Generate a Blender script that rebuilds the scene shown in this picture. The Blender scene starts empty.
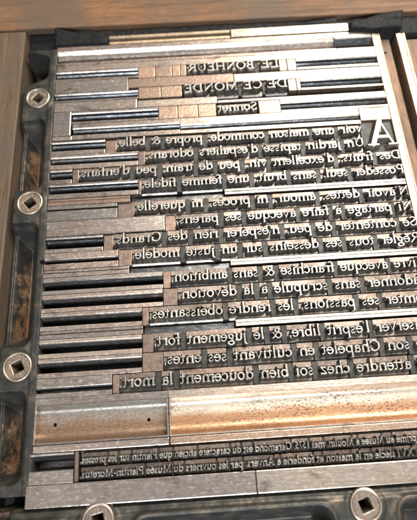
import bpy, math, random
import numpy as np
from mathutils import Matrix, Vector
random.seed(7); rng = np.random.default_rng(5)
S = 0.001                      # everything below is written in millimetres
ZT = -1.5                      # level of the furniture tops and of the type shoulders; printing face is z = 0
ZB = -23.3                     # the bed the forme stands on
scene = bpy.context.scene
C = scene.collection

# ------------------------------------------------------------------ helpers
def link(name, verts, faces, mat, parent=None, loc=(0, 0, 0), bevel=0, seg=2, smooth=False, mats=None, midx=None):
    me = bpy.data.meshes.new(name)
    v = [((a[0] - loc[0]) * S, (a[1] - loc[1]) * S, (a[2] - loc[2]) * S) for a in verts]
    me.from_pydata(v, [], faces)
    for m in (mats or [mat]): me.materials.append(m)
    if midx is not None:
        for p, i in zip(me.polygons, midx): p.material_index = i
    if smooth:
        for p in me.polygons: p.use_smooth = True
    me.update()
    o = bpy.data.objects.new(name, me); C.objects.link(o)
    o.location = (loc[0] * S, loc[1] * S, loc[2] * S)
    if parent is not None:
        o.parent = parent
        o.location = (o.location - parent.location)
    if bevel:
        b = o.modifiers.new('edge', 'BEVEL'); b.width = bevel * S; b.segments = seg; b.limit_method = 'ANGLE'; b.angle_limit = math.radians(38)
    return o
def tag(o, label, cat, group=None, kind=None):
    if label: o['label'] = label
    if cat: o['category'] = cat
    if group: o['group'] = group
    if kind: o['kind'] = kind
    return o
def empty(name, loc):
    o = bpy.data.objects.new(name, None); C.objects.link(o); o.empty_display_size = 0.002
    o.location = (loc[0] * S, loc[1] * S, loc[2] * S); return o
def box_vf(x0, x1, y0, y1, z0, z1):
    v = [(x0, y0, z0), (x1, y0, z0), (x1, y1, z0), (x0, y1, z0), (x0, y0, z1), (x1, y0, z1), (x1, y1, z1), (x0, y1, z1)]
    f = [(0, 3, 2, 1), (4, 5, 6, 7), (0, 1, 5, 4), (1, 2, 6, 5), (2, 3, 7, 6), (3, 0, 4, 7)]
    return v, f
def box(name, x0, x1, y0, y1, z0, z1, mat, parent=None, bevel=0.15):
    v, f = box_vf(x0, x1, y0, y1, z0, z1)
    return link(name, v, f, mat, parent, ((x0 + x1) / 2, (y0 + y1) / 2, z0), bevel)
def prism(name, x0, x1, prof, mat, parent=None, bevel=0.12, axis='x', floor_mat=None, floor_z=-5, n=1, sag=None):
    """profile [(y,z)...] listed round the section, extruded along x (or y)"""
    k = len(prof); v = []; f = []; mi = []
    for i in range(n + 1):
        x = x0 + (x1 - x0) * i / n
        for (y, z) in prof:
            v.append((x, y, z) if axis == 'x' else (y, x, z))
    for i in range(n):
        for j in range(k):
            a = i * k + j; b = i * k + (j + 1) % k
            q = (a, b, b + k, a + k)
            f.append(q if axis == 'x' else q[::-1])
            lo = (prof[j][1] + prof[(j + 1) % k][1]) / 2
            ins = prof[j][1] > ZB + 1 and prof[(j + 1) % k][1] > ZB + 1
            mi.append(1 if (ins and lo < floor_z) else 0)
    c0 = tuple(range(k))[::-1]; c1 = tuple(range(n * k, (n + 1) * k))
    f += [c0, c1] if axis == 'x' else [c0[::-1], c1[::-1]]; mi += [0, 0]
    ys = [p[0] for p in prof]
    loc = ((x0 + x1) / 2, (min(ys) + max(ys)) / 2, ZB) if axis == 'x' else ((min(ys) + max(ys)) / 2, (x0 + x1) / 2, ZB)
    return link(name, v, f, mat, parent, loc, bevel, mats=[mat, floor_mat or mat], midx=mi)
def hfield(name, x0, x1, y0, y1, st, fn, mat, parent=None, cut=None, skirt=None, loc=None):
    nx = int(round((x1 - x0) / st)) + 1; ny = int(round((y1 - y0) / st)) + 1
    X, Y = np.meshgrid(np.linspace(x0, x1, nx), np.linspace(y0, y1, ny))
    Z = fn(X, Y)
    verts = np.stack([X.ravel(), Y.ravel(), Z.ravel()], 1)
    idx = np.arange(nx * ny).reshape(ny, nx)
    q = np.stack([idx[:-1, :-1], idx[:-1, 1:], idx[1:, 1:], idx[1:, :-1]], -1)
    if cut is not None:
        m = np.maximum.reduce([Z[:-1, :-1], Z[:-1, 1:], Z[1:, 1:], Z[1:, :-1]]) > cut
        q = q[m]
    q = q.reshape(-1, 4)
    faces = [tuple(int(a) for a in r) for r in q]; verts = [tuple(r) for r in verts.tolist()]
    if cut is not None:
        used = sorted(set(a for r in faces for a in r)); mp = {a: i for i, a in enumerate(used)}
        verts = [verts[a] for a in used]; faces = [tuple(mp[a] for a in r) for r in faces]
    if skirt is not None:
        ring = list(idx[0, :]) + list(idx[1:, -1]) + list(idx[-1, -2::-1]) + list(idx[-2:0:-1, 0])
        b = len(verts); k = len(ring)
        verts += [(verts[a][0], verts[a][1], skirt) for a in ring]
        for i in range(k):
            j = (i + 1) % k
            faces.append((int(ring[j]), int(ring[i]), b + i, b + j))
        faces.append(tuple(b + i for i in range(k))[::-1])
    return link(name, verts, faces, mat, parent, loc or ((x0 + x1) / 2, (y0 + y1) / 2, skirt if skirt is not None else ZT), smooth=True)

def vnoise(X, Y, s, seed):
    r = np.random.default_rng(seed).random((64, 64)); x = X * s + 100; y = Y * s + 100
    xi = np.floor(x).astype(int); yi = np.floor(y).astype(int); u = x - xi; v = y - yi; u = u * u * (3 - 2 * u); v = v * v * (3 - 2 * v)
    g = lambda a, b: r[a % 64, b % 64]
    return (g(xi, yi) * (1 - u) + g(xi + 1, yi) * u) * (1 - v) + (g(xi, yi + 1) * (1 - u) + g(xi + 1, yi + 1) * u) * v - .5
# ------------------------------------------------------------------ materials
def mat(name): 
    m = bpy.data.materials.new(name); m.use_nodes = True
    nt = m.node_tree; b = nt.nodes['Principled BSDF']; return m, nt, b
class N:
    def __init__(s, nt):
        s.nt = nt; g = nt.nodes.new('ShaderNodeNewGeometry'); s.pos = g.outputs['Position']; s.nrm = g.outputs['Normal']
    def mapped(s, sc=(1, 1, 1), off=(0, 0, 0), rot=(0, 0, 0)):
        m = s.nt.nodes.new('ShaderNodeMapping'); s.nt.links.new(s.pos, m.inputs[0])
        m.inputs['Scale'].default_value = tuple(a * 1000 for a in sc); m.inputs['Location'].default_value = off; m.inputs['Rotation'].default_value = rot
        return m.outputs[0]
    def noise(s, vec, scale, detail=5, rough=0.6, dist=0):
        n = s.nt.nodes.new('ShaderNodeTexNoise'); s.nt.links.new(vec, n.inputs['Vector'])
        n.inputs['Scale'].default_value = scale; n.inputs['Detail'].default_value = detail; n.inputs['Roughness'].default_value = rough; n.inputs['Distortion'].default_value = dist
        return n.outputs['Fac']
    def ramp(s, fac, stops, interp='LINEAR'):
        r = s.nt.nodes.new('ShaderNodeValToRGB'); s.nt.links.new(fac, r.inputs[0]); e = r.color_ramp.elements; r.color_ramp.interpolation = interp
        while len(e) < len(stops): e.new(0.5)
        for i, (p, c) in enumerate(stops):
            e[i].position = p
            c = (c, c, c) if isinstance(c, (int, float)) else c
            e[i].color = (*c, 1)
        return r.outputs[0]
    def mix(s, fac, a, b, mode='MIX'):
        m = s.nt.nodes.new('ShaderNodeMix'); m.data_type = 'RGBA'; m.blend_type = mode
        for i, x in ((0, fac), (6, a), (7, b)):
            if isinstance(x, (int, float)): m.inputs[i].default_value = x if i == 0 else (x, x, x, 1)
            elif isinstance(x, tuple): m.inputs[i].default_value = (*x, 1)
            else: s.nt.links.new(x, m.inputs[i])
        return m.outputs[2]
    def math(s, op, a, b=0.0, clamp=False):
        m = s.nt.nodes.new('ShaderNodeMath'); m.operation = op; m.use_clamp = clamp
        for i, x in ((0, a), (1, b)):
            if isinstance(x, (int, float)): m.inputs[i].default_value = x
            else: s.nt.links.new(x, m.inputs[i])
        return m.outputs[0]
    def sep(s):
        q = s.nt.nodes.new('ShaderNodeSeparateXYZ'); s.nt.links.new(s.pos, q.inputs[0]); return q.outputs
    def bump(s, h, strength, dist, b, prev=None):
        n = s.nt.nodes.new('ShaderNodeBump'); s.nt.links.new(h, n.inputs['Height'])
        n.inputs['Strength'].default_value = strength; n.inputs['Distance'].default_value = dist * S
        if prev is not None: s.nt.links.new(prev, n.inputs['Normal'])
        s.nt.links.new(n.outputs[0], b.inputs['Normal']); return n.outputs[0]
    def set(s, b, key, v):
        if isinstance(v, (int, float)): b.inputs[key].default_value = v
        elif isinstance(v, tuple): b.inputs[key].default_value = (*v, 1)
        else: s.nt.links.new(v, b.inputs[key])

def metal(name, base, stain, bright=None, met=0.85, rmin=0.25, rmax=0.5, amount=0.5, scale=0.35, bump=0.06, streak=None, fine=3.0, lines=None):
    m, nt, b = mat(name); n = N(nt)
    st = streak or (1, 1, 1)
    big = n.noise(n.mapped(tuple(0.6 * a for a in st)), scale, 6, 0.65, 0.4)
    sm = n.noise(n.mapped(st, (13, 7, 2)), fine, 5, 0.7)
    both = n.math('ADD', n.math('MULTIPLY', big, 0.6), n.math('MULTIPLY', sm, 0.4))
    msk = n.ramp(both, [(0.5 - 0.16 * (0.4 + amount), 0.0), (0.5 + 0.16 * (1.4 - amount), 1.0)])
    col = n.mix(msk, stain, base)
    if bright:
        w = n.noise(n.mapped(st, (40, 3, 9)), 1.2, 4, 0.6)
        col = n.mix(n.ramp(w, [(0.52, 0.0), (0.72, 0.8)]), col, bright)
    if lines:
        ln = n.noise(n.mapped((0.05, 1, 1) if lines == 'x' else (1, 0.05, 1), (17, 5, 3)), 2.6, 5, 0.7)
        col = n.mix(1.0, col, n.ramp(ln, [(0.33, 0.72), (0.5, 0.97), (0.68, 1.14)]), 'MULTIPLY')
    # tiny pits and specks
    pit = n.noise(n.mapped((1, 1, 1), (3, 77, 5)), 6.5, 2, 0.5)
    col = n.mix(n.ramp(pit, [(0.24, 1.0), (0.33, 0.0)]), col, tuple(a * 0.25 for a in stain))
    oi = nt.nodes.new('ShaderNodeObjectInfo')
    col = n.mix(1.0, col, n.ramp(oi.outputs['Random'], [(0.0, (0.74, 0.76, 0.80)), (0.5, (0.95, 0.95, 0.95)), (1.0, (1.16, 1.10, 1.06))]), 'MULTIPLY')
    grime = n.noise(n.mapped((0.7, 1, 1), (55, 23, 5)), 0.10, 6, 0.7, 0.8)
    col = n.mix(n.ramp(grime, [(0.56, 0.0), (0.68, 0.62)]), col, (0.075, 0.055, 0.045))
    n.set(b, 'Base Color', col); n.set(b, 'Metallic', met)
    n.set(b, 'Roughness', n.ramp(both, [(0.35, rmax), (0.65, rmin)]))
    scr = n.ramp(n.noise(n.mapped((0.10, 2.4, 1), (5, 1, 5), (0, 0, 0.33)), 1.3, 3, 0.6), [(0.60, 1.0), (0.66, 0.0)])
    scr2 = n.ramp(n.noise(n.mapped((2.2, 0.12, 1), (9, 1, 5), (0, 0, -0.2)), 1.1, 3, 0.6), [(0.62, 1.0), (0.67, 0.0)])
    b0 = n.bump(n.math('MULTIPLY', scr, scr2), 0.15, 0.03, b)
    b1 = n.bump(n.noise(n.mapped(st, (5, 5, 5)), 0.9, 5, 0.6), 0.5, bump * 3, b, b0)
    n.bump(sm, 0.6, bump, b, b1)
    return m

M = {}
M['furn'] = metal('furniture_metal', (0.60, 0.535, 0.49), (0.28, 0.215, 0.18), (0.78, 0.74, 0.71), 0.9, 0.18, 0.38, 0.35, 0.12, 0.05, (0.5, 1, 1), 2.0, lines='x')
M['grey'] = metal('grey_lead', (0.44, 0.415, 0.39), (0.19, 0.165, 0.145), (0.62, 0.60, 0.58), 0.9, 0.2, 0.42, 0.45, 0.16, 0.05, (0.5, 1, 1), 2.0, lines='x')
M['pale'] = metal('pale_zinc', (0.66, 0.60, 0.54), (0.42, 0.33, 0.265), (0.76, 0.72, 0.67), 0.9, 0.18, 0.38, 0.3, 0.12, 0.04, (0.5, 1, 1), 2.0, lines='x')
M['copper'] = metal('brown_copper', (0.46, 0.34, 0.265), (0.25, 0.165, 0.12), (0.60, 0.50, 0.42), 0.8, 0.25, 0.45, 0.45, 0.22, 0.06, fine=1.6)
M['trough'] = metal('shaded_trough_metal', (0.19, 0.195, 0.20), (0.04, 0.042, 0.046), (0.30, 0.31, 0.32), 0.85, 0.18, 0.4, 0.5, 0.3, 0.05, (0.4, 1, 1), lines='x')  # darker than the bar metal: shade down in the troughs put into the colour
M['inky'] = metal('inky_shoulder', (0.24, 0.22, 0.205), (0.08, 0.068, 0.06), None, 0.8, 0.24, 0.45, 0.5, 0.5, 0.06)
M['cream'] = metal('cream_brass', (0.66, 0.53, 0.38), (0.40, 0.27, 0.17), (0.74, 0.66, 0.54), 0.7, 0.3, 0.5, 0.3, 0.3, 0.05, lines='y')
M['body'] = metal('type_body', (0.25, 0.205, 0.18), (0.11, 0.085, 0.07), (0.36, 0.32, 0.30), 0.85, 0.32, 0.5, 0.5, 0.14, 0.06)
M['face'] = metal('type_face', (0.40, 0.385, 0.36), (0.20, 0.18, 0.165), (0.55, 0.53, 0.50), 0.9, 0.24, 0.45, 0.4, 0.35, 0.07)
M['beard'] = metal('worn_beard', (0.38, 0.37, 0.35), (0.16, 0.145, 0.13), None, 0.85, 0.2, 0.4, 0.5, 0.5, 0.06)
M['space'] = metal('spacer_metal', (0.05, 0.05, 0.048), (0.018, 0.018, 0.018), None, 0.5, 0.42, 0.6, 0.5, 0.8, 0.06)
M['quad'] = metal('quad_metal', (0.27, 0.20, 0.165), (0.11, 0.08, 0.066), None, 0.7, 0.33, 0.5, 0.5, 0.8, 0.05)
M['brass_old'] = metal('brass_floor', (0.60, 0.32, 0.13), (0.30, 0.155, 0.07), (0.70, 0.43, 0.22), 0.8, 0.3, 0.45, 0.45, 0.25, 0.05, (0.35, 1, 1), 2.2)
M['washer'] = metal('worn_steel', (0.33, 0.275, 0.225), (0.12, 0.095, 0.078), (0.45, 0.4, 0.35), 0.8, 0.3, 0.5, 0.5, 0.5, 0.05)
M['rim'] = metal('polished_rim', (0.50, 0.44, 0.37), (0.22, 0.175, 0.145), None, 0.85, 0.25, 0.45, 0.4, 0.5, 0.05)

def rusty(name):
    m, nt, b = mat(name); n = N(nt)
    a = n.noise(n.mapped(), 0.22, 6, 0.65); sm = n.noise(n.mapped(), 2.4, 5, 0.7)
    col = n.ramp(a, [(0.30, (0.016, 0.018, 0.017)), (0.52, (0.040, 0.039, 0.035)), (0.7, (0.105, 0.083, 0.063))])
    x, y, z = n.sep()
    # rust has run down a strip in the pockets
    dx = n.math('ABSOLUTE', n.math('ADD', n.math('MULTIPLY', x, 1000), 9.3))
    wob = n.math('MULTIPLY', n.math('SUBTRACT', n.noise(n.mapped((1, 1, 1), (9, 1, 4)), 0.28, 4, 0.6), 0.5), 9.0)
    strip = n.math('SUBTRACT', 1.0, n.math('DIVIDE', n.math('ADD', dx, wob), 2.6), True)
    low = n.math('MULTIPLY', n.math('SUBTRACT', -0.0075, z), 900.0, True)
    br = n.ramp(n.noise(n.mapped((1, .6, 1), (2, 8, 1)), 0.45, 6, 0.75), [(0.36, 0.0), (0.62, 1.0)])
    br = n.math('MULTIPLY', br, n.math('MULTIPLY', n.math('ADD', n.math('SINE', n.math('ADD', n.math('MULTIPLY', y, 120.0), 3.7)), 0.45), 1.4, True))
    br = n.math('MULTIPLY', br, n.math('MULTIPLY', n.math('SUBTRACT', 0.1, y), 300.0, True))
    rm = n.math('MULTIPLY', n.math('MULTIPLY', n.math('MULTIPLY', strip, 1.5, True), low), br)
    rc = n.ramp(sm, [(0.3, (0.05, 0.03, 0.018)), (0.5, (0.19, 0.095, 0.042)), (0.7, (0.40, 0.25, 0.14))])
    col = n.mix(rm, col, rc)
    n.set(b, 'Base Color', col); n.set(b, 'Metallic', n.math('SUBTRACT', 0.55, rm, True))
    n.set(b, 'Roughness', n.ramp(n.math('ADD', n.math('MULTIPLY', a, .5), n.math('MULTIPLY', sm, .5)), [(0.35, 0.6), (0.65, 0.36)]))
    b1 = n.bump(a, 0.3, 0.4, b); n.bump(sm, 0.45, 0.09, b, b1)
    return m
M['iron'] = rusty('cast_iron')

def wood(name, axis, warm):
    m, nt, b = mat(name); n = N(nt)
    sc = (0.05, 1, 1) if axis == 'x' else (1, 0.05, 1)
    g = n.noise(n.mapped(sc, (3, 2, 1)), 0.55, 7, 0.68, 0.6)
    f = n.noise(n.mapped(tuple(a * 1.0 for a in sc), (31, 2, 1)), 3.6, 6, 0.8)
    k = n.noise(n.mapped((1, 1, 1)), 0.035, 4, 0.6)
    c = n.ramp(g, [(0.3, tuple(a * 0.5 for a in warm)), (0.5, warm), (0.7, tuple(a * 1.35 for a in warm))])
    c = n.mix(n.ramp(f, [(0.38, 0.85), (0.52, 0.0)]), c, tuple(a * 0.32 for a in warm))
    c = n.mix(n.ramp(k, [(0.38, 0.75), (0.62, 0.0)]), c, (0.075, 0.058, 0.045))
    sp = n.noise(n.mapped((1, 1, 1), (8, 8, 8)), 1.6, 2, 0.5)
    c = n.mix(n.ramp(sp, [(0.22, 0.8), (0.3, 0.0)]), c, (0.03, 0.02, 0.014))
    n.set(b, 'Base Color', c); n.set(b, 'Roughness', n.ramp(g, [(0.3, 0.7), (0.7, 0.48)])); b.inputs['Specular IOR Level'].default_value = 0.2
    b1 = n.bump(g, 0.3, 0.18, b); n.bump(f, 0.5, 0.06, b, b1)
    return m
M['wood_back'] = wood('oak_back', 'x', (0.165, 0.085, 0.043))
M['wood_left'] = wood('oak_left', 'y', (0.10, 0.066, 0.041))
M['wood_plate'] = wood('brown_plate', 'y', (0.25, 0.145, 0.09))

def dark(name, col=(0.022, 0.024, 0.026), r=0.55):
    m, nt, b = mat(name); n = N(nt)
    a = n.noise(n.mapped(), 0.8, 6, 0.7); c = n.noise(n.mapped((1, .5, 1)), 0.18, 4, 0.6)
    n.set(b, 'Base Color', n.ramp(a, [(0.3, tuple(x * .5 for x in col)), (0.7, tuple(x * 1.9 for x in col))]))
    n.set(b, 'Roughness', n.ramp(a, [(0.3, r + .15), (0.7, r - .1)]))
    b1 = n.bump(c, 0.7, 1.2, b); n.bump(a, 0.6, 0.3, b, b1); return m
M['rubber'] = dark('black_padding', (0.006, 0.0065, 0.007), 0.6); M['rubber'].node_tree.nodes['Principled BSDF'].inputs['Specular IOR Level'].default_value = 0.15; M['bed'] = dark('bed_iron', (0.03, 0.03, 0.03), 0.6)
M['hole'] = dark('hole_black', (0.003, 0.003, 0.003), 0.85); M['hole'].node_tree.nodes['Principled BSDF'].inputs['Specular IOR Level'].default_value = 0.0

def stained_tray():
    """inside of the left hollow: grey lead, brassy brown where the plating has worn"""
    m, nt, b = mat('stained_tray_metal'); n = N(nt)
    x, y, z = n.sep()
    ym = n.math('MULTIPLY', y, 1000)
    w = n.math('MULTIPLY', n.math('SUBTRACT', n.noise(n.mapped((0.5, 1, 1)), 0.35, 6, 0.65), 0.5), 9.0)
    f = n.math('DIVIDE', n.math('SUBTRACT', -4.6, n.math('ADD', ym, w)), 3.5, True)
    sm = n.noise(n.mapped((.5, 1, 1)), 2.0, 6, 0.7)
    g = n.ramp(sm, [(0.35, (0.15, 0.14, 0.125)), (0.65, (0.38, 0.35, 0.31))])
    o = n.ramp(sm, [(0.35, (0.15, 0.092, 0.06)), (0.65, (0.33, 0.23, 0.165))])
    n.set(b, 'Base Color', n.mix(f, g, o)); n.set(b, 'Metallic', 0.7); n.set(b, 'Roughness', n.ramp(sm, [(0.35, 0.5), (0.65, 0.34)]))
    n.bump(sm, 0.5, 0.08, b); return m
M['tray'] = stained_tray()
def brass_tray():
    m, nt, b = mat('worn_brass_glare_tray'); n = N(nt)
    x, y, z = n.sep(); ym = n.math('MULTIPLY', y, 1000)
    w = n.math('MULTIPLY', n.math('SUBTRACT', n.noise(n.mapped((0.25, 1, 1)), 0.35, 6, 0.65), 0.5), 5.0)
    f = n.math('DIVIDE', n.math('SUBTRACT', -5.6, n.math('ADD', ym, w)), 2.2, True)
    sm = n.noise(n.mapped((.4, 1, 1)), 2.0, 6, 0.7)
    g = n.ramp(sm, [(0.35, (0.46, 0.38, 0.30)), (0.6, (0.70, 0.64, 0.56))])  # pale far half: glare on the tray floor put into the colour
    o = n.ramp(sm, [(0.35, (0.30, 0.16, 0.085)), (0.65, (0.50, 0.31, 0.19))])
    sp = n.noise(n.mapped((.6, 1, 1), (4, 4, 4)), 1.9, 5, 0.75)
    big = n.noise(n.mapped((.3, 1, 1), (2, 4, 4)), 0.12, 3, 0.6)
    c = n.mix(n.math('MULTIPLY', n.ramp(sp, [(0.50, 0.0), (0.60, 1.0)]), n.ramp(big, [(0.42, 0.0), (0.55, 0.9)])), n.mix(f, g, o), (0.10, 0.06, 0.04))
    n.set(b, 'Base Color', c); n.set(b, 'Metallic', 0.75); n.set(b, 'Roughness', n.ramp(sm, [(0.35, 0.46), (0.65, 0.3)]))
    n.bump(sm, 0.5, 0.08, b); return m
M['brass'] = brass_tray()

# ------------------------------------------------------------------ glyphs: broad-pen strokes -> height field with sloping beard
T, t_ = 0.145, 0.088
def L(x0, y0, x1, y1, r0=T, r1=None): return [(x0, y0, x1, y1, r0, r0 if r1 is None else r1)]
def V(x, y0, y1, r=T): return L(x, y0, x, y1, r)
def H(x0, x1, y, r=t_): return L(x0, y, x1, y, r)
def A(cx, cy, rx, ry, a0, a1, T=T, t=t_, n=None):
    n = n or max(4, int(abs(a1 - a0) / 18)); out = []
    pt = lambda a: (cx + rx * math.cos(math.radians(a)), cy + ry * math.sin(math.radians(a)), t + (T - t) * abs(math.cos(math.radians(a))) ** 1.4)
    for i in range(n):
        p = pt(a0 + (a1 - a0) * i / n); q = pt(a0 + (a1 - a0) * (i + 1) / n)
        out.append((p[0], p[1], q[0], q[1], p[2], q[2]))
    return out
def sf(x, y=0.03, w=0.2): return H(x - w, x + w, y, 0.045)
def fl(x, y): return L(x - 0.18, y - 0.09, x, y, 0.05, 0.07)
G = {}
G['a'] = (0.92, V(.64, .1, .66) + A(.40, .68, .24, .26, 0, 165) + A(.38, .30, .25, .27, 80, 285) + H(.38, .64, .56) + L(.42, .03, .62, .14, .05) + L(.64, .1, .82, .05, .07))
G['b'] = (1.06, V(.2, .08, 1.58) + fl(.2, 1.58) + A(.55, .48, .34, .44, 0, 360))
G['c'] = (0.88, A(.49, .48, .36, .45, 45, 318) + L(.72, .78, .74, .76, .1))
G['d'] = (1.08, A(.45, .48, .34, .44, 0, 360) + V(.80, .05, 1.58) + fl(.80, 1.58) + L(.8, .05, .98, .06, .06))
G['e'] = (0.90, A(.46, .48, .36, .45, 8, 320) + H(.14, .8, .54))
G['f'] = (0.64, V(.28, .04, 1.28) + A(.54, 1.28, .26, .28, 50, 180) + L(.7, 1.46, .72, 1.44, .09) + H(.05, .60, .92) + sf(.28))
G['g'] = (0.96, A(.44, .64, .27, .28, 0, 360) + A(.46, -.26, .37, .24, 0, 360) + L(.26, .4, .2, .2, .06) + L(.2, .2, .62, -.02, .08) + L(.66, .84, .88, .92, .06))
G['h'] = (1.12, V(.2, .04, 1.58) + fl(.2, 1.58) + A(.54, .60, .30, .33, 0, 150) + V(.84, .04, .60) + sf(.2) + sf(.84))
G['i'] = (0.54, V(.26, .04, .90) + fl(.26, .92) + sf(.26) + L(.26, 1.33, .26, 1.34, .115))
G['j'] = (0.54, V(.3, -.3, .90) + fl(.3, .92) + A(.08, -.3, .22, .24, -100, 0) + L(.3, 1.33, .3, 1.34, .115))
G['l'] = (0.54, V(.26, .04, 1.58) + fl(.26, 1.58) + sf(.26))
G['m'] = (1.66, V(.2, .04, .9) + fl(.2, .92) + A(.48, .60, .28, .33, 0, 150) + V(.78, .04, .6) + A(1.08, .60, .28, .33, 0, 150) + V(1.38, .04, .6) + sf(.2) + sf(.78) + sf(1.38))
G['n'] = (1.12, V(.2, .04, .9) + fl(.2, .92) + A(.54, .60, .30, .33, 0, 150) + V(.84, .04, .60) + sf(.2) + sf(.84))
G['o'] = (1.00, A(.5, .48, .37, .45, 0, 360))
G['p'] = (1.08, V(.22, -.56, .9) + fl(.22, .92) + A(.57, .48, .34, .44, 0, 360) + sf(.22, -.58))
G['q'] = (1.06, V(.82, -.56, .9) + A(.47, .48, .34, .44, 0, 360) + sf(.82, -.58))
G['r'] = (0.76, V(.22, .04, .9) + fl(.22, .92) + A(.50, .60, .28, .31, 60, 160) + L(.62, .84, .64, .82, .1) + sf(.22))
G['s'] = (0.74, A(.37, .70, .22, .22, 25, 250, .08) + L(.28, .52, .50, .40, .11) + A(.37, .25, .24, .22, -160, 60, .08))
G['t'] = (0.66, V(.28, .2, 1.22, .1) + H(.05, .60, .92) + A(.47, .22, .19, .19, 180, 300, .09))
G['u'] = (1.10, V(.22, .35, .9) + fl(.22, .92) + A(.52, .36, .30, .33, 180, 340) + V(.82, .05, .9) + fl(.82, .92) + L(.82, .05, 1.0, .06, .06))
G['v'] = (0.98, L(.16, .9, .50, .06, .1) + L(.50, .06, .82, .9, .05) + sf(.16, .92, .16) + sf(.82, .92, .15))
G['x'] = (0.98, L(.16, .9, .82, .04, .1) + L(.14, .04, .80, .9, .05) + sf(.16, .92, .14) + sf(.82, .92, .14) + sf(.82, .03, .15) + sf(.14, .03, .14))
G['z'] = (0.88, H(.12, .76, .90) + L(.74, .88, .12, .05, .09) + H(.12, .78, .04) + L(.12, .9, .12, .74, .05) + L(.78, .04, .8, .2, .05))
G['y'] = (0.98, L(.16, .9, .50, .06, .1) + L(.82, .9, .36, -.4, .055) + L(.36, -.4, .2, -.48, .08) + sf(.16, .92, .16) + sf(.82, .92, .15))
G['k'] = (1.06, V(.2, .04, 1.58) + fl(.2, 1.58) + L(.25, .42, .74, .88, .05) + L(.42, .56, .84, .05, .09) + sf(.2) + sf(.86))
for k, b in (('é', 'e'), ('É', 'E')):
    pass
G['é'] = (G['e'][0], G['e'][1] + L(.38, 1.16, .62, 1.42, .06, .1))
G['è'] = (G['e'][0], G['e'][1] + L(.54, 1.16, .30, 1.42, .06, .1))
G['à'] = (G['a'][0], G['a'][1] + L(.54, 1.16, .30, 1.42, .06, .1))
G[','] = (0.42, L(.2, .08, .22, .02, .13, .1) + L(.22, .02, .12, -.22, .08, .04))
G['.'] = (0.42, L(.2, .08, .2, .09, .125))
G["'"] = (0.40, L(.2, 1.45, .2, 1.44, .12) + L(.22, 1.4, .13, 1.2, .07, .04))
G['&'] = (1.45, A(.58, 1.12, .24, .27, -60, 230) + A(.48, .40, .37, .38, 95, 330) + L(.40, .98, 1.12, .06, .11) + L(.84, .28, 1.12, .78, .05) + sf(1.12, .82, .2) + H(1.1, 1.3, .05, .06))
TC = 0.135
def c_(w, s): return (w, s)
G['A'] = c_(1.55, L(.72, 1.5, 1.25, .06, TC) + L(.72, 1.5, .26, .06, .055) + H(.42, 1.05, .50) + sf(.24, .03, .22) + sf(1.26, .03, .26))
G['B'] = c_(1.28, V(.3, .04, 1.46, TC) + A(.58, 1.12, .36, .34, -90, 90, TC) + A(.60, .42, .44, .39, -90, 90, TC) + H(.1, .6, 1.46) + H(.3, .6, .78) + H(.1, .62, .03))
G['C'] = c_(1.38, A(.74, .75, .58, .72, 42, 318, TC) + V(1.2, 1.05, 1.45, .05) + V(1.2, .1, .35, .045))
G['D'] = c_(1.52, V(.3, .04, 1.46, TC) + A(.66, .75, .62, .71, -90, 90, TC) + H(.1, .68, 1.46) + H(.1, .68, .04))
G['E'] = c_(1.26, V(.3, .04, 1.46, TC) + H(.1, 1.02, 1.46) + H(.1, 1.08, .04) + H(.3, .82, .78) + V(1.02, 1.18, 1.46, .05) + V(1.1, .04, .34, .05) + V(.82, .64, .92, .045))
G['G'] = c_(1.52, A(.74, .75, .58, .72, 42, 312, TC) + V(1.22, 1.05, 1.45, .05) + V(1.2, .1, .6, TC) + sf(1.2, .62, .24))
G['H'] = c_(1.62, V(.3, .04, 1.46, TC) + V(1.3, .04, 1.46, TC) + H(.3, 1.3, .76) + sf(.3, .03, .24) + sf(1.3, .03, .24) + sf(.3, 1.47, .24) + sf(1.3, 1.47, .24))
G['I'] = c_(0.72, V(.36, .04, 1.46, TC) + sf(.36, .03, .24) + sf(.36, 1.47, .24))
G['L'] = c_(1.22, V(.3, .04, 1.46, TC) + sf(.3, 1.47, .24) + H(.1, 1.06, .04) + V(1.08, .04, .38, .05))
G['M'] = c_(1.86, V(.3, .04, 1.46, .06) + L(.34, 1.44, .92, .12, TC) + L(.92, .12, 1.46, 1.44, .055) + V(1.5, .04, 1.46, TC) + sf(.28, .03, .22) + sf(1.52, .03, .26) + sf(.24, 1.47, .16) + sf(1.56, 1.47, .18))
G['N'] = c_(1.60, V(.3, .04, 1.46, .055) + L(.3, 1.44, 1.28, .08, TC) + V(1.28, .06, 1.46, .055) + sf(.3, .03, .22) + sf(1.28, 1.47, .22) + sf(.22, 1.47, .14))
G['O'] = c_(1.52, A(.76, .75, .60, .72, 0, 360, TC))
G['P'] = c_(1.22, V(.3, .04, 1.46, TC) + A(.60, 1.08, .42, .38, -90, 90, TC) + H(.1, .6, 1.46) + H(.3, .62, .70) + sf(.3, .03, .24))
G['R'] = c_(1.44, V(.3, .04, 1.46, TC) + A(.60, 1.10, .38, .36, -90, 90, TC) + H(.1, .6, 1.46) + H(.3, .62, .74) + L(.64, .72, 1.24, .05, .12) + sf(.3, .03, .24) + H(1.2, 1.4, .04, .06))
G['S'] = c_(1.02, A(.5, 1.12, .33, .34, 30, 250, .11) + L(.36, .86, .66, .64, .15) + A(.5, .38, .36, .36, -155, 60, .11) + V(.84, 1.1, 1.46, .045) + V(.14, .05, .38, .045))
G['U'] = c_(1.54, V(.3, .5, 1.46, TC) + A(.76, .5, .46, .46, 180, 360, .1) + V(1.22, .5, 1.46, .06) + sf(.3, 1.47, .24) + sf(1.22, 1.47, .22))
G['V'] = c_(1.46, L(.26, 1.44, .76, .06, TC) + L(.76, .06, 1.22, 1.44, .055) + sf(.26, 1.47, .24) + sf(1.22, 1.47, .2))
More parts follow.
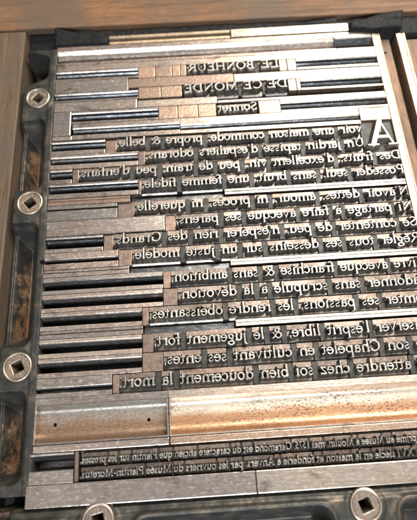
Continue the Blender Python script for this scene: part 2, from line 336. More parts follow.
G['-'] = (0.6, H(.1, .5, .5, .08)); G['X'] = c_(1.5, L(.28, 1.44, 1.24, .06, TC) + L(1.2, 1.44, .26, .06, .055) + sf(.28, 1.47, .22) + sf(1.2, 1.47, .2) + sf(.26, .03, .2) + sf(1.24, .03, .22)); G['1'] = c_(0.8, V(.4, .04, 1.40) + fl(.4, 1.42) + sf(.4)); G['5'] = c_(0.9, H(.3, .72, 1.4) + V(.3, .9, 1.4, .05) + A(.42, .52, .32, .42, -130, 110)); G['7'] = c_(0.9, H(.15, .75, 1.4, .08) + L(.75, 1.4, .35, .04, .09)); G['6'] = c_(0.95, A(.47, .45, .33, .42, 0, 360) + A(.62, .7, .5, .75, 110, 190))

LOW = -2.5
_cache = {}
def glyph_mesh(ch, xh, sx, hi=False):
    key = (ch, round(xh, 3), round(sx, 3))
    if key in _cache: return _cache[key]
    st = 0.085 if xh > 2 else 0.07
    if xh > 4: st = 0.14
    bev = 0.27 if xh > 2 else 0.16
    if xh > 4: bev = 0.5
    segs = G[ch][1]
    P = np.array(segs); P = P.copy()
    P[:, [0, 2]] *= xh * sx; P[:, [1, 3]] *= xh; P[:, 4:] *= xh * min(1, (0.5 + 0.5 * sx))
    r = P[:, 4:].max() + bev * 1.9 + 0.1
    x0, x1 = P[:, [0, 2]].min() - r, P[:, [0, 2]].max() + r; y0, y1 = P[:, [1, 3]].min() - r, P[:, [1, 3]].max() + r
    nx = int((x1 - x0) / st) + 2; ny = int((y1 - y0) / st) + 2
    X, Y = np.meshgrid(x0 + st * np.arange(nx), y0 + st * np.arange(ny))
    D = np.full(X.shape, 99.0)
    for (ax, ay, bx, by, r0, r1) in P:
        dx, dy = bx - ax, by - ay; l2 = dx * dx + dy * dy + 1e-9
        u = np.clip(((X - ax) * dx + (Y - ay) * dy) / l2, 0, 1)
        D = np.minimum(D, np.hypot(X - ax - u * dx, Y - ay - u * dy) - (r0 + (r1 - r0) * u))
    D = D + 0.04 * vnoise(X, Y, 1.9, 31) + 0.03 * vnoise(X, Y, 4.5, 37)
    h = np.where(D < 0, -0.03 * np.exp(D / 0.06), -0.03 - (D / bev) * 1.5)
    keep = h > LOW - 0.3
    q = keep[:-1, :-1] & keep[:-1, 1:] & keep[1:, 1:] & keep[1:, :-1]
    idx = np.arange(nx * ny).reshape(ny, nx)
    F = np.stack([idx[:-1, :-1], idx[1:, :-1], idx[1:, 1:], idx[:-1, 1:]], -1)[q]     # wound for the mirrored glyph
    used, inv = np.unique(F, return_inverse=True); F = inv.reshape(-1, 4)
    vx = -X.ravel()[used] * S; vy = Y.ravel()[used] * S; vz = (h.ravel()[used] - ZT) * S
    me = bpy.data.meshes.new('letter_shape')
    me.from_pydata(np.stack([vx, vy, vz], 1).tolist(), [], F.tolist())
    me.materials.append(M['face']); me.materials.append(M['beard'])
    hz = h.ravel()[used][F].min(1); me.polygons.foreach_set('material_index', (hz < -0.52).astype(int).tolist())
    me.polygons.foreach_set('use_smooth', [True] * len(F)); me.update()
    _cache[key] = me; return me

def word_width(w, xh, sx): return sum(G[c][0] for c in w) * xh * sx
def word_block(word, xr, base, xh, sx, up, down, label, group, ztop=ZT, bodymat='body'):
    """one block of type: the body with the sloping letters standing on it, reading mirrored"""
    w = word_width(word, xh, sx); pad = 0.10 * xh * 0.5
    x0, x1 = xr - w - pad, xr + pad * 0.3
    y0, y1 = base - down, base + up
    dz = random.uniform(-0.05, 0.05)
    r = empty('type_word', ((x0 + x1) / 2, base, ZB)); tag(r, label, 'type', group)
    zt, zl = ztop - .65 + dz, LOW - .3 + dz; ym = base + 1.12 * xh + 0.05; ym = min(ym, y1 - .55)
    pr = [(y0 + .03, ZB), (y0 + .03, zl - .5), (y0 + .6, zl - .02), (ym, zl), (ym + .12, zt), (y1 - .03, zt), (y1 - .03, ZB)]
    v = []; f = []; mi = []; k = len(pr)
    for X in (x0, x1): v += [(X, a, b) for a, b in pr]
    for j in range(k):
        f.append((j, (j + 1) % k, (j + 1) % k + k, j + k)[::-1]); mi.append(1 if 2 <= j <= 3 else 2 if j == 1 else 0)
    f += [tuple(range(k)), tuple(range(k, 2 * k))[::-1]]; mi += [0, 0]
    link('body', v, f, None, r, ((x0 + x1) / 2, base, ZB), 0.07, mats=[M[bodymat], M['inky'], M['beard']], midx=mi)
    x = xr
    for c in word:
        me = glyph_mesh(c, xh, sx)
        o = bpy.data.objects.new('letter', me); C.objects.link(o); o.parent = r
        o.location = ((x - (x0 + x1) / 2) * S, 0, (ztop + dz - ZB + random.uniform(-.07, .05)) * S); o.rotation_euler.z = math.radians(random.gauss(0, .7)); o.location.y += random.gauss(0, .03) * S
        x -= G[c][0] * xh * sx
    r.rotation_euler.z = math.radians(random.uniform(-0.25, 0.25))
    return x0, x1
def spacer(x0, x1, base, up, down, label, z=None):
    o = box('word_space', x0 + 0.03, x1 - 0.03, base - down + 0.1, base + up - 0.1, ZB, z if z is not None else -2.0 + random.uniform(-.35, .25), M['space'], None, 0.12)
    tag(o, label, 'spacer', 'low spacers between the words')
ORD = ['first', 'second', 'third', 'fourth', 'fifth', 'sixth', 'seventh', 'eighth', 'ninth', 'tenth', 'eleventh', 'twelfth', 'thirteenth', 'fourteenth']
def text_line(words, xr, xl, base, xh, up, down, where, group, sp=0.85):
    nat = sum(sum(G[c][0] for c in w) for w in words) + sp * (len(words) - 1)
    sx = (xr - xl) / (nat * xh); x = xr; prev = None
    for i, w in enumerate(words):
        nb = ('before "%s"' % words[i + 1]) if i + 1 < len(words) else 'last on the line'
        a, b = word_block(w, x, base, xh, sx, up, down, 'mirrored metal type reading "%s" in %s, %s' % (w, where, nb), group)
        if prev is not None: spacer(b, prev[0], base, up, down, 'low dark spacer between type "%s" and "%s" in %s' % (prev[1], w, where))
        prev = (a, w); x -= word_width(w, xh, sx) + sp * xh * sx
    return prev[0]

# ------------------------------------------------------------------ the bed, boards and chase
tag(box('press_bed', -260, 300, -160, 330, ZB - 20, ZB, M['bed'], None, 0), None, None, kind='structure')
v = [(-240, 152.9), (-14.2, 152.7), (260, 149.9), (260, 300), (-240, 300)]
def slab(name, pts, z0, z1, m, label, cat, bevel=0.5, group=None):
    k = len(pts); vs = [(x, y, z0) for x, y in pts] + [(x, y, z1) for x, y in pts]
    fs = [tuple(range(k))[::-1], tuple(range(k, 2 * k))] + [(i, (i + 1) % k, (i + 1) % k + k, i + k) for i in range(k)]
    cx = sum(p[0] for p in pts) / k; cy = sum(p[1] for p in pts) / k
    o = link(name, vs, fs, m, None, (cx, cy, z0), bevel); return tag(o, label, cat, group)
slab('wooden_board', v, ZB, -2.2, M['wood_back'], 'wide brown wooden board lying along the top edge behind the forme', 'board', 0.5)
slab('wooden_board', [(-240, -110), (-16.6, -110), (-14.7, 30), (-14.0, 152.0), (-240, 152.2)], ZB, -2.6, M['wood_left'], 'brown wooden board running down the left side of the iron chase', 'board', 0.5)

chase = empty('chase', (-6, 60, ZB)); tag(chase, 'dark rusty cast iron chase frame with hollow pockets round the type', 'printing chase')
def sstep(a, b, x):
    u = np.clip((x - a) / (b - a), 0, 1); return u * u * (3 - 2 * u)
def rbox(X, Y, x0, x1, y0, y1, r):
    cx, cy = (x0 + x1) / 2, (y0 + y1) / 2; qx = np.abs(X - cx) - (x1 - x0) / 2 + r; qy = np.abs(Y - cy) - (y1 - y0) / 2 + r
    return np.hypot(np.maximum(qx, 0), np.maximum(qy, 0)) + np.minimum(np.maximum(qx, qy), 0) - r
def wob(X, Y, s, a, ph=0):
    return a * (np.sin(X * s + ph) * np.cos(Y * s * 1.3 + ph * 2) + 0.5 * np.sin(X * s * 2.3 + Y * s * 1.7 + ph))
def wob(X, Y, s, a, ph=0):
    return a * 2.2 * (vnoise(X, Y, s * .5, int(ph) + 3) + .5 * vnoise(X, Y, s * 1.1, int(ph) + 9) + .25 * vnoise(X, Y, s * 2.3, int(ph) + 19))
LP = [(74.5, 106.5), (17, 62.2), (-24, 3.4)]
def left_h(X, Y):
    z = np.full(X.shape, -2.1)
    z = z + 0.25 * sstep(-2.6, -1.9, X)                                  # slightly proud inner strip
    z -= 2.5 * (1 - sstep(-13.2, -12.2, X))
    for (a, b) in LP:
        d = rbox(X, Y, -15.5, -2.6, a, b, 3.5)
        deep = 13.5 * sstep(0, 1, np.clip(-d / 8.0, 0, 1)) + 1.6 * sstep(0, 1.1, -d)
        z = z - deep
    d = rbox(X, Y, -15, -1.5, 124.5, 139, 4) + 0.35 * (X + 6)             # open corner at the top
    z = z - 12 * sstep(0, 4.5, -d)
    notch = np.hypot((X + 0.2) / 1.4, (Y - 46.2) / 0.9)                  # nick in the inner strip
    z = z - 2.2 * (1 - sstep(0.5, 1.2, notch))
    for yc in (115.7, 69.2, 10.6):
        z = z + 0.25 * (1 - sstep(5.6, 6.6, np.hypot(X + 6.2, Y - yc))) - 9 * (1 - sstep(3.3, 3.7, np.hypot(X + 6.2, Y - yc)))
    return z + wob(X, Y, 0.9, 0.05) + wob(X, Y, 0.23, 0.12, 1) 
hfield('side_rail', -13.4, 0.0, -27.0, 140.5, 0.3, left_h, M['iron'], chase, skirt=ZB)
BP = [(-12, 10.5), (30.5, 88), (107.5, 150)]
def bot_h(X, Y):
    z = np.full(X.shape, -2.9)
    z += 0.8 * (1 - sstep(-34.0, -32.6, Y)) - 1.4 * sstep(-31.6, -31.0, Y)
    for (a, b) in BP:
        d = rbox(X, Y, a, b, -60, -34.6, 4)
        z = z - 11 * sstep(0, 1, np.clip(-d / 4.6, 0, 1)) + 0.7 * np.exp(-((d - 0.7) / 0.8) ** 2)
    z -= 6 * (1 - sstep(-7.5, -5.5, X)) 
    for xc, yc in ((20.4, -34.6), (97.7, -35.4)):
        z = z + 0.3 * (1 - sstep(5.4, 6.4, np.hypot(X - xc, Y - yc))) - 9 * (1 - sstep(3.3, 3.7, np.hypot(X - xc, Y - yc)))
    return z + wob(X, Y, 0.8, 0.06) + wob(X, Y, 0.2, 0.12, 2)
hfield('bottom_rail', -12.5, 150.0, -58, -30.7, 0.35, bot_h, M['iron'], chase, skirt=ZB)
def top_h(X, Y):
    return -4.0 + wob(X, Y, 0.5, 0.25) - 3.5 * (1 - sstep(-1.5, 0.5, X))
hfield('top_rail', -13.4, 160.0, 141.0, 152.4, 0.5, lambda X, Y: np.where(Y > 152.9 - (X + 14) * .0104 - .6, -5.0, top_h(X, Y)), M['rubber'], chase, skirt=ZB)

def screw(x, y, rot, label):
    r = empty('locking_screw', (x, y, -2.0)); tag(r, label, 'screw', 'round locking screws with square sockets')
    n = 72; pr = [(4.75, -2.6), (4.8, -1.5), (4.62, -1.15), (4.3, -1.02), (3.95, -1.1), (3.8, -1.45), (3.8, -2.6)]
    vs = []; fs = []
    for i in range(n):
        a = 2 * math.pi * i / n
        for (q, z) in pr: vs.append((x + q * math.cos(a), y + q * math.sin(a), z))
    k = len(pr)
    for i in range(n):
        for j in range(k - 1):
            a = i * k + j; b = ((i + 1) % n) * k + j; fs.append((a, b, b + 1, a + 1))
    link('rim', vs, fs, M['rim'], r, (x, y, -2.0), smooth=True)
    ca, sa = math.cos(rot), math.sin(rot)
    def h(X, Y):
        u = (X - x) * ca + (Y - y) * sa; w = -(X - x) * sa + (Y - y) * ca
        q = np.maximum(np.abs(u), np.abs(w)) - 1.62
        rr = np.hypot(X - x, Y - y)
        z = -1.42 - 0.0 * rr + wob(X, Y, 2, 0.02, 1)
        z = z - 7.5 * sstep(0.06, -0.10, q) - 0.12 * np.exp(-(q / 0.25) ** 2)
        return np.where(rr > 3.85, -3.2, z)
    hfield('head', x - 3.9, x + 3.9, y - 3.9, y + 3.9, 0.1, h, M['washer'], r, cut=-3.0 if False else -20, loc=(x, y, -2.0))
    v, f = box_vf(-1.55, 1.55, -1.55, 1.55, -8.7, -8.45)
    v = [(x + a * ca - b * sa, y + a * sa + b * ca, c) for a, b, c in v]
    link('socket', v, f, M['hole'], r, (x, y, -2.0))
screw(-6.2, 115.7, math.radians(52), 'worn round screw with square socket nearest the top left corner')
screw(-6.2, 69.2, math.radians(38), 'round screw with square socket midway down the left rail')
screw(-6.2, 10.6, math.radians(24), 'round screw with square socket lowest on the left rail')
screw(20.4, -34.6, math.radians(12), 'round screw at the left of the bottom rail, cut by the photo edge')
screw(97.7, -35.4, math.radians(18), 'round screw with square socket at the right of the bottom rail')

# ------------------------------------------------------------------ furniture
GF = 'metal furniture round and beside the type'
def flat(x0, x1, yt, yb, label, m='furn', z=ZT, name='furniture_bar', cat='furniture', g=0.04, bevel=0.26, group=GF):
    o = box(name, x0 + g, x1 - g, yb + g, yt - g, ZB, z + random.uniform(-.04, .04), M[m], None, bevel); o.rotation_euler.z = math.radians(random.uniform(-1, 1) * (.35 if x1 - x0 < 12 else .12 if x1 - x0 < 45 else .03)); return tag(o, label, cat, group)
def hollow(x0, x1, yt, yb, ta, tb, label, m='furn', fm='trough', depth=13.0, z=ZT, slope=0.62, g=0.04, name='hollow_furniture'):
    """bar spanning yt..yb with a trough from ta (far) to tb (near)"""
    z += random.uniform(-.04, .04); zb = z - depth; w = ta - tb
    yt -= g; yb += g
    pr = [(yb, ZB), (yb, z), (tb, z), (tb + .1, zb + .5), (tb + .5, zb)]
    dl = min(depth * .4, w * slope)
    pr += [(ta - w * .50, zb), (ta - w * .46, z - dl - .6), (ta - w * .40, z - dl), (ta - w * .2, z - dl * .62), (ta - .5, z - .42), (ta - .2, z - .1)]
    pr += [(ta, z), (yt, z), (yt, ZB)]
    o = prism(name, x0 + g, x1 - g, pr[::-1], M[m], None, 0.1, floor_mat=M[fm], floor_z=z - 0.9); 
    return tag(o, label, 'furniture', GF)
def stair(x0, x1, yt, yb, steps, label, m='furn', g=0.04):
    """flat bar with raised bands: steps [(y, z)...] from far to near"""
    pr = [(yt - g, ZB)]
    for i, (y, z) in enumerate(steps):
        pr.append((y if i else yt - g, z)); nxt = steps[i + 1][0] if i + 1 < len(steps) else yb + g; pr.append((nxt, z))
    pr.append((yb + g, ZB))
    return tag(prism('furniture_bar', x0 + g, x1 - g, pr, M[m], None, 0.1), label, 'furniture', GF)

# top of the forme
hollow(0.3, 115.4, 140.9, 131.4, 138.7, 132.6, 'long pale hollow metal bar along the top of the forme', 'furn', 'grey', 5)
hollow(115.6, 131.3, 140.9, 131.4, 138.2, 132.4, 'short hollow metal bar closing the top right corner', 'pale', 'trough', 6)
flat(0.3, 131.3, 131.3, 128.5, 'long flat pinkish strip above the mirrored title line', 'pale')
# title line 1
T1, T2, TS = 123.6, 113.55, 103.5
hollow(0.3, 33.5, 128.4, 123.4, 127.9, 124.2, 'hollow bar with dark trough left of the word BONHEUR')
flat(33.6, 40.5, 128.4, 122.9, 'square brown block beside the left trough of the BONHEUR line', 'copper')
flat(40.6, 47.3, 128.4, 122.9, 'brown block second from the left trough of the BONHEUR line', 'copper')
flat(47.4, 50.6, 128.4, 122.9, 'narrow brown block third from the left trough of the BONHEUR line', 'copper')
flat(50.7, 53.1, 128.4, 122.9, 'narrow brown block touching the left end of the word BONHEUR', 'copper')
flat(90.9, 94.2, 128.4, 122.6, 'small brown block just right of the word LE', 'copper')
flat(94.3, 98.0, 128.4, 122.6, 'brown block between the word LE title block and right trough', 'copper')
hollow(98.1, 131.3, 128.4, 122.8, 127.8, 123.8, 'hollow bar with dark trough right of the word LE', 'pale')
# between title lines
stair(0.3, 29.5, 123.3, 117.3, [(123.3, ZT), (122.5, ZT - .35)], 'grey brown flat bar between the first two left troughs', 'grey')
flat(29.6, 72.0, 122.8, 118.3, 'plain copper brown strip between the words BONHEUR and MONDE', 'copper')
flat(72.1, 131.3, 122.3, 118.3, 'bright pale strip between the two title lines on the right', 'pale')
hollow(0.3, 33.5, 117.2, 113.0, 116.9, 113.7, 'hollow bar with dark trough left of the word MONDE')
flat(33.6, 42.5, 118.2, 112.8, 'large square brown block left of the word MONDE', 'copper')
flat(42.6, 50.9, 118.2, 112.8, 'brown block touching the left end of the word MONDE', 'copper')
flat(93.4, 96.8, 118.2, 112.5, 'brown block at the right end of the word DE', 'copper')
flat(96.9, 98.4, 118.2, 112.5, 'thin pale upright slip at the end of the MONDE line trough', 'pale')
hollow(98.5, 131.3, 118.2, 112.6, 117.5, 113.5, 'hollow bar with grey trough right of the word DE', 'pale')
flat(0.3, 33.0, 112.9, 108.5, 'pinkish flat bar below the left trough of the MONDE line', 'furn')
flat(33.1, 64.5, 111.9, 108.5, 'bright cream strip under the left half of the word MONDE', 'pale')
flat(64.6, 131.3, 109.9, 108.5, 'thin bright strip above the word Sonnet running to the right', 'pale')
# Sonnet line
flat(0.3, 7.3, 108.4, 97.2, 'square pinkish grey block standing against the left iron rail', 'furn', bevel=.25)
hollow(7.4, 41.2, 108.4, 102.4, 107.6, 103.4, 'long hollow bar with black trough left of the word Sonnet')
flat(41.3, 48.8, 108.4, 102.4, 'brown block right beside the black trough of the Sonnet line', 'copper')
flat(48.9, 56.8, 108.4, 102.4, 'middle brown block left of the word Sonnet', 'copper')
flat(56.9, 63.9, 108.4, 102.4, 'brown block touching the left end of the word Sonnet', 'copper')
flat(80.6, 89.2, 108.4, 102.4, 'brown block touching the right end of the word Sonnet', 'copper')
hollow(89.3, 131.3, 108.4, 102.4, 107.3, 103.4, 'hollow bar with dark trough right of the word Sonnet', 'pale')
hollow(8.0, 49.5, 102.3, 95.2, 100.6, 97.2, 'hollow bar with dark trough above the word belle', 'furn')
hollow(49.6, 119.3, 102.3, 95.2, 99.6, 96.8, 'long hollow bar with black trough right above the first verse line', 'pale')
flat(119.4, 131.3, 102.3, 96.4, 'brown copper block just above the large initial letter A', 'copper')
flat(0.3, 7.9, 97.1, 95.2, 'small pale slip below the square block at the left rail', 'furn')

# title words
t_x = 2.45
def fit_word(w, xr, xl, base, xh, up, down, label, group='title type set in the top lines'):
    sx = (xr - xl) / (sum(G[c][0] for c in w) * xh); return word_block(w, xr, base, xh, sx, up, down, label, group, bodymat='body')
fit_word('LE', 90.6, 82.9, T1, t_x, 4.4, 1.9, 'mirrored capitals LE at the right of the top title line')
fit_word('BONHEUR', 80.6, 53.6, T1, t_x, 4.4, 1.9, 'mirrored capitals BONHEUR in the top title line')
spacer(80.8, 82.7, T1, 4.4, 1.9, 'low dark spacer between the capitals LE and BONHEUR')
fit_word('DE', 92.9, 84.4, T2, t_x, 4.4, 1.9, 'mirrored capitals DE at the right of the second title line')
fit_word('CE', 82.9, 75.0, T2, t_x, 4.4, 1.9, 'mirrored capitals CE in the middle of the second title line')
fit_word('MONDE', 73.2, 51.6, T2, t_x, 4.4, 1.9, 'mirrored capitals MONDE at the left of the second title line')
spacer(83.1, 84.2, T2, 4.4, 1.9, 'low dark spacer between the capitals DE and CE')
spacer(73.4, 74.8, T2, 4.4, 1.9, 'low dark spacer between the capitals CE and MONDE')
fit_word('Sonnet', 79.9, 64.4, TS, 2.35, 4.4, 1.5, 'mirrored type reading Sonnet between the brown blocks')

# the fourteen lines of verse: words, right end, left end
base = [90.34 - 6.138 * i - 2.83 * (i > 3) - 2.83 * (i > 7) - 2.83 * (i > 10) for i in range(14)]
UP, DN = 4.36, 1.75
R0 = 130.9
verse = [
 ("voir une maison commode, propre & belle,", 118.4, 25.2), ("Un jardin tapissé d'espaliers odorans,", 118.4, 36.0),
 ("Des fruits, d'excellent vin, peu de train, peu d'enfans,", R0, 11.2), ("Posséder seul, sans bruit, une femme fidèle,", R0, 34.4),
 ("N'avoir dettes, amour, ni procès, ni querelle,", R0, 31.7), ("Ni partage à faire avecque ses parens,", R0, 46.4),
 ("Se contenter de peu, n'espérer rien des Grands,", R0, 24.2), ("Régler tous ses desseins sur un juste modèle.", R0, 30.7),
 ("Vivre avecque franchise & sans ambition,", R0, 43.9), ("S'adonner sans scrupule à la dévotion,", R0, 46.0),
 ("Domter ses passions, les rendre obéissantes,", R0, 36.2), ("Conserver l'esprit libre, & le jugement fort,", R0, 37.6),
 ("Dire son Chapelet en cultivant ses entes,", R0, 40.6), ("C'est attendre chez soi bien doucement la mort.", R0, 26.5)]
ends = []
for i, (s, xr, xl) in enumerate(verse):
    ends.append(text_line(s.split(), xr, xl, base[i], 2.26, UP, DN, 'the %s verse line' % ORD[i], 'words of the verse set in metal type'))
# the large initial
ini = empty('initial_letter', (125, 84.2, ZB)); tag(ini, 'large mirrored initial capital A standing two lines high', 'type')
box('body', 118.75, 131.2, 82.6, 96.3, ZB, LOW, M['space'], ini, 0.2)
big = bpy.data.objects.new('letter', glyph_mesh('A', 7.15, 1.04)); C.objects.link(big); big.parent = ini
big.location = (6.15 * S, 0.1 * S, (ZT - ZB) * S); big.scale = (1, 1, 1)

# left ends of the verse lines: quads, then hollow furniture
lx = [20.7, 33.1, 8.6, 33.0, 25.4, 42.4, 20.5, 25.8, 41.1, 40.9, 33.8, 33.7, 33.6, 24.1]
for i, x in enumerate(lx):
    flat(x, ends[i] - 0.02, base[i] + UP, base[i] - DN, 'dark brown quad at the left end of the %s verse line' % ORD[i], 'quad', ZT - random.uniform(.2, 1.0), 'end_quad', 'quad', group='quads closing the verse lines')
for i, x in enumerate(lx):
    b = base[i]; lab = 'left of the %s verse line' % ORD[i]
    if i == 4:
        stair(0.2, x, b + UP, b - DN, [(b + UP, ZT), (b + 2.9, ZT - 4.5), (b + 2.3, ZT - .1)], 'two grey leads with a black slit ' + lab, 'grey')
    elif i == 5:
        flat(0.2, x, b + UP, b - DN + .1, 'broad pitted pinkish block ' + lab, 'furn', ZT + .15)
    elif i == 7:
        hollow(0.2, x, b + UP, b - DN, b + 2.3, b + 0.4, 'narrow hollow bar ' + lab, 'furn')
    elif i == 13:
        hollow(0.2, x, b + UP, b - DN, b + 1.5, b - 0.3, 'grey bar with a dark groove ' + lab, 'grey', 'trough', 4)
    else:
        tt = {0: (5.0, .1), 1: (3.6, .2), 2: (4.0, .0), 3: (3.9, .15), 6: (4.1, -.2)}.get(i, (3.3, -.25))
        yt = max(b + UP, b + tt[0] + .15)
        hollow(0.2, x, min(yt, b + UP) , b - DN, min(b + tt[0], b + UP - .3), b + tt[1], 'hollow bar with black trough ' + lab, 'furn' if i not in (8, 11) else 'pale')
# leads between the stanzas
for k, i in enumerate((3, 7, 10)):
    yb = base[i] - DN; yt = yb - 2.83
    a = [('thin brown', 30.0, 'quad'), ('striped pale', 29.5, 'furn'), ('striped grey', 34.0, 'furn')][k]
    wh = ['below the fourth verse line', 'below the eighth verse line', 'below the eleventh verse line'][k]
    stair(0.2, a[1], yb, yt, [(yb, ZT - .4), (yb - 1.0, ZT - 1.0), (yb - 1.35, ZT + .05)], '%s lead at the left %s' % (a[0], wh), a[2])
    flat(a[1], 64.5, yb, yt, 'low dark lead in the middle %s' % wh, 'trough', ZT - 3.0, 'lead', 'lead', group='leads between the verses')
    stair(64.5, 131.2, yb, yt, [(yb, ZT), (yb - 1.0, ZT - .25), (yb - 1.25, ZT), (yb - 2.25, ZT - 12)], 'long pale lead on the right %s' % wh, 'grey')
bot = base[13] - DN                                                # 0.28
# ------------------------------------------------------------------ broad hollow pieces under the verse
def tray(x0, x1, yt, yb, ta, tb, m, fm, label, depth=3.6, divider=True, holes=()):
    r = empty('hollow_tray', ((x0 + x1) / 2, (yt + yb) / 2, ZB)); tag(r, label, 'furniture', 'broad hollow pieces under the verse')
    z = ZT
    pr = [(yb + .04, ZB), (yb + .04, z), (tb + .1, z), (tb, z - .2)]
    for i in range(0, 41):
        u = i / 40; y = tb + 0.12 + (ta - tb - .24) * u
        e = abs(2 * u - 1); pr.append((y, z - depth * (1 - e ** 7) - 0.35))
    pr += [(ta, z - .2), (ta - .0 + .1, z), (yt - .04, z), (yt - .04, ZB)]
    prism('shell', x0 + .04, x1 - .04, pr[::-1], M[m], r, 0, floor_mat=M[fm], floor_z=z - 0.3)
    box('end_wall', x0 + .06, x0 + .5, tb + .02, ta - .02, z - 5.5, z - .07, M['furn'], r, .06)
    if divider: box('end_wall', x1 - .55, x1 - .06, tb + .02, ta - .02, z - 5.5, z - .05, M['furn'], r, .06)
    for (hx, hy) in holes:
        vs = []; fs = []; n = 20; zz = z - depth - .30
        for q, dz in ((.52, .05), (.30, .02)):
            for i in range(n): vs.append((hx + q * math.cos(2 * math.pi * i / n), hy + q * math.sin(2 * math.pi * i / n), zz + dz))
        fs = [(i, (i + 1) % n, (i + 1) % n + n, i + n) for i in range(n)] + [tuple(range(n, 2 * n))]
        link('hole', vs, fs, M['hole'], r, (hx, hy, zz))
    return r
tray(0.2, 41.6, bot - .05, -13.3, -1.9, -12.9, 'furn', 'tray', 'grey brown tray with two small holes at the lower left', holes=((5.6, -7.6), (35.0, -7.9)))
flat(0.2, 41.6, -13.4, -15.6, 'pinkish grey bar under the tray with two small holes', 'furn')
flat(41.7, 131.2, -13.4, -15.6, 'long brown copper bar under the glaring brass tray', 'copper')
tray(41.7, 131.2, bot - .05, -13.3, -1.9, -12.9, 'pale', 'brass', 'long glaring brass tray under the last verse line', divider=False)

# imprint lines
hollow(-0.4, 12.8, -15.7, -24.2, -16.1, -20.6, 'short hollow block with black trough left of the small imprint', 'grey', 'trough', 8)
flat(12.9, 14.2, -15.7, -24.2, 'narrow dark upright slip left of the two small imprint lines', 'quad', ZT - .4)
FB = (-19.05, -23.0)
imp = ["Composé et imprimé au Musée à Moulin, mai 1575, Garamond est du caractère ancien que Plantin sur les presses,".split(),
       "de la presse du XVI siècle en la maison et fonderie à Anvers, par les ouvriers du Musée Plantin-Moretus,".split()]
for i in (0, 1):
    text_line(imp[i], 130.9, 15.0, FB[i], 1.28, 2.75, 1.1, 'the %s small imprint line' % ['upper', 'lower'][i], 'words of the small imprint', sp=0.5)
flat(14.3, 131.2, -15.7, FB[0] + 2.8, 'thin dark lead above the small imprint', 'trough', ZT - 1.6, 'lead', 'lead', group='leads between the verses')
# bottom bar
flat(-1.0, 66.7, -24.25, -30.5, 'broad pinkish grey metal bar at the lower left edge of the forme', 'furn', ZT + .1, bevel=.2)
flat(66.8, 131.3, -24.25, -30.5, 'broad pale metal bar at the lower right edge of the forme', 'pale', ZT + .1, bevel=.2)

# ------------------------------------------------------------------ strips, pads above the forme
flat(21.6, 72.4, 145.4, 143.9, 'upper thin cream strip above the top bar on the left', 'cream', ZT + .3, 'thin_strip', 'strip', group='thin strips above the top bar')
flat(21.6, 72.4, 142.9, 141.6, 'lower thin cream strip above the top bar on the left', 'cream', ZT - .3, 'thin_strip', 'strip', group='thin strips above the top bar')
flat(72.6, 122.2, 145.4, 141.2, 'wide glaring white strip above the top bar on the right', 'pale', ZT + .5, 'wide_strip', 'strip', group='thin strips above the top bar')
flat(110.5, 140.5, 149.4, 146.9, 'narrow pinkish strip behind the black wedges', 'furn', ZT - 3, 'thin_strip', 'strip', group='thin strips above the top bar')
def pad(name, pts, zt, label, am=0.5, seed=0):
    """soft dark wedge: outline pts (x,y), rounded lumpy top"""
    P = np.array(pts, float); x0, y0 = P.min(0) - 1; x1, y1 = P.max(0) + 1
    def h(X, Y):
        D = np.full(X.shape, 1e9); inside = np.zeros(X.shape, bool); k = len(P)
        for i in range(k):
            ax, ay = P[i]; bx, by = P[(i + 1) % k]; dx, dy = bx - ax, by - ay
            u = np.clip(((X - ax) * dx + (Y - ay) * dy) / (dx * dx + dy * dy), 0, 1); D = np.minimum(D, np.hypot(X - ax - u * dx, Y - ay - u * dy))
            c = ((ay > Y) != (by > Y)) & (X < (bx - ax) * (Y - ay) / (by - ay + 1e-9) + ax); inside ^= c
        d = np.where(inside, D, -D)
        e = np.clip((d + .3) / 1.6, 0, 1)
        return np.where(d > -.3, zt + 0.9 * np.sqrt(1 - (1 - e) ** 2) - 1.5 + wob(X * .35, Y, 0.45, am * .28, seed) + wob(X, Y, 1.6, am * .03, seed + 1), ZB)
    return tag(hfield(name, x0, x1, y0, y1, 0.25, h, M['rubber'], None, skirt=ZB - 0.0 - .02), label, 'padding')
pad('black_roll', [(-0.9, 150.6), (-0.5, 141.6), (8, 141.6), (21.2, 141.4), (21.2, 144.9), (10, 147.2)], 0.3, 'black rolled padding at the top left corner of the forme', .5)
pad('black_wedge', [(122.6, 141.3), (132, 140.0), (143.5, 140.2), (145.8, 149.0), (139, 148.2), (130, 145.6), (122.8, 143.8)], 1.8, 'rough black wedge at the top right corner of the forme', 1.2, 2)
pad('thin_wedge', [(100.5, 146.6), (118.0, 146.4), (118.4, 149.6), (110, 148.8)], -1.0, 'small thin black wedge behind the white strip', .8, 4)

# ------------------------------------------------------------------ right-hand column furniture (runs along the page)
def col_bar(x0, x1, y0, y1, prof, m, fm, label, name='side_bar'):
    pr = [(x0 + .04, ZB), (x0 + .04, ZT)] + prof + [(x1 - .04, ZT), (x1 - .04, ZB)]
    return tag(prism(name, y0, y1, pr, M[m], None, .12, 'y', floor_mat=M[fm], floor_z=ZT - .6), label, 'furniture', 'upright bars right of the page')
col_bar(131.4, 134.6, -30.5, 139.4, [(132.9, ZT), (133.0, ZT - .25), (134.0, ZT - .25), (134.1, ZT)], 'cream', 'cream', 'cream upright bar along the right side of the page')
pl = empty('side_plate', (137.2, 55, ZB)); tag(pl, 'brown sunken plate with a small hole right of the cream bar', 'furniture')
prism('plate', -30.5, 138.6, [(134.7, ZB), (134.7, -4.2), (139.6, -4.4), (139.6, ZB)], M['wood_plate'], pl, .2, 'y')
vs = [(136.7 + .55 * math.cos(a / 16 * 2 * math.pi), 131.4 + .55 * math.sin(a / 16 * 2 * math.pi), -4.24) for a in range(16)]
link('hole', vs, [tuple(range(16))], M['hole'], pl, (136.7, 131.4, -4.24))
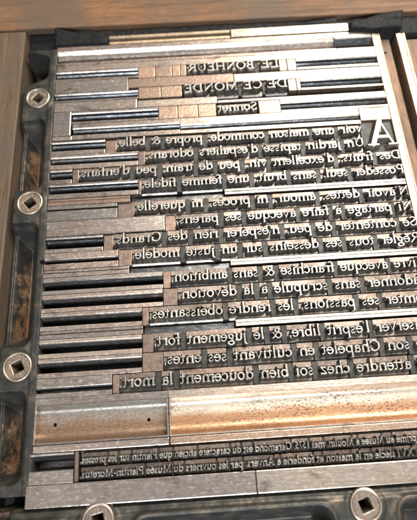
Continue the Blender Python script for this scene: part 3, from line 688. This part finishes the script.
col_bar(141.5, 145.2, -30.5, 138.8, [(143.6, ZT), (143.7, ZT - .3), (144.2, ZT - .3), (144.3, ZT)], 'cream', 'cream', 'second cream upright bar farther right beyond the dark gap')
o = box('side_plate', 145.4, 154, -30.5, 138, ZB, -4.5, M['wood_plate'], None, .2); tag(o, 'brown sunken plate at the far right edge beyond both cream bars', 'furniture')

# ------------------------------------------------------------------ light
def lamp(name, loc, aim, sx, sy, power, col):
    l = bpy.data.lights.new(name, 'AREA'); l.shape = 'RECTANGLE'; l.size = sx * S; l.size_y = sy * S; l.energy = power; l.color = col
    o = bpy.data.objects.new(name, l); C.objects.link(o); o.location = Vector(loc) * S
    o.rotation_euler = (Vector(aim) - Vector(loc)).to_track_quat('-Z', 'Y').to_euler(); return o
lamp('window_light', (350, 450, 560), (90, 80, 0), 340, 640, 14.0, (1.0, 0.925, 0.81))
lamp('room_light', (60, -540, 430), (50, 40, 0), 330, 170, 6.5, (0.88, 0.95, 1.0))
w = bpy.data.worlds.new('World'); scene.world = w; w.use_nodes = True
nt = w.node_tree; bg = nt.nodes['Background']
tc = nt.nodes.new('ShaderNodeTexCoord'); no = nt.nodes.new('ShaderNodeTexNoise'); no.inputs['Scale'].default_value = 1.6; no.inputs['Detail'].default_value = 3
rp = nt.nodes.new('ShaderNodeValToRGB'); rp.color_ramp.elements[0].position = .36; rp.color_ramp.elements[0].color = (.28, .29, .30, 1)
rp.color_ramp.elements[1].position = .66; rp.color_ramp.elements[1].color = (.75, .70, .66, 1)
nt.links.new(tc.outputs['Generated'], no.inputs['Vector']); nt.links.new(no.outputs['Fac'], rp.inputs[0])
# a room: pale ceiling overhead, dark walls round about
sx_ = nt.nodes.new('ShaderNodeSeparateXYZ'); nt.links.new(tc.outputs['Generated'], sx_.inputs[0])
rz = nt.nodes.new('ShaderNodeValToRGB'); rz.color_ramp.elements[0].position = .55; rz.color_ramp.elements[0].color = (.16, .17, .18, 1)
rz.color_ramp.elements[1].position = .93; rz.color_ramp.elements[1].color = (3.0, 2.85, 2.7, 1); nt.links.new(sx_.outputs['Z'], rz.inputs[0])
mx = nt.nodes.new('ShaderNodeMix'); mx.data_type = 'RGBA'; mx.blend_type = 'MULTIPLY'; mx.inputs[0].default_value = 1.0
nt.links.new(rp.outputs[0], mx.inputs[6]); nt.links.new(rz.outputs[0], mx.inputs[7]); nt.links.new(mx.outputs[2], bg.inputs[0])
bg.inputs[1].default_value = 0.58

# ------------------------------------------------------------------ camera
cam = bpy.data.cameras.new('camera'); co = bpy.data.objects.new('camera', cam); C.objects.link(co)
Rm = ((0.99800998, 0.06123031, -0.01506422), (-0.06265501, 0.93604018, -0.34627031), (-0.00710153, 0.34652507, 0.93801383))
mw = Matrix(Rm).to_4x4(); mw.translation = Vector((54.58374501, -13.29972314, 150.8645851)) * S
co.matrix_world = mw
cam.sensor_fit = 'HORIZONTAL'; cam.sensor_width = 36; cam.lens = 36 * 470.550 / 417.0
cam.clip_start = 0.01; cam.clip_end = 10
cam.dof.use_dof = True; cam.dof.focus_distance = 0.158; cam.dof.aperture_fstop = 15.0
scene.camera = co
scene.view_settings.view_transform = 'Standard'; scene.view_settings.look = 'None'; scene.view_settings.exposure = 0; scene.view_settings.gamma = 1
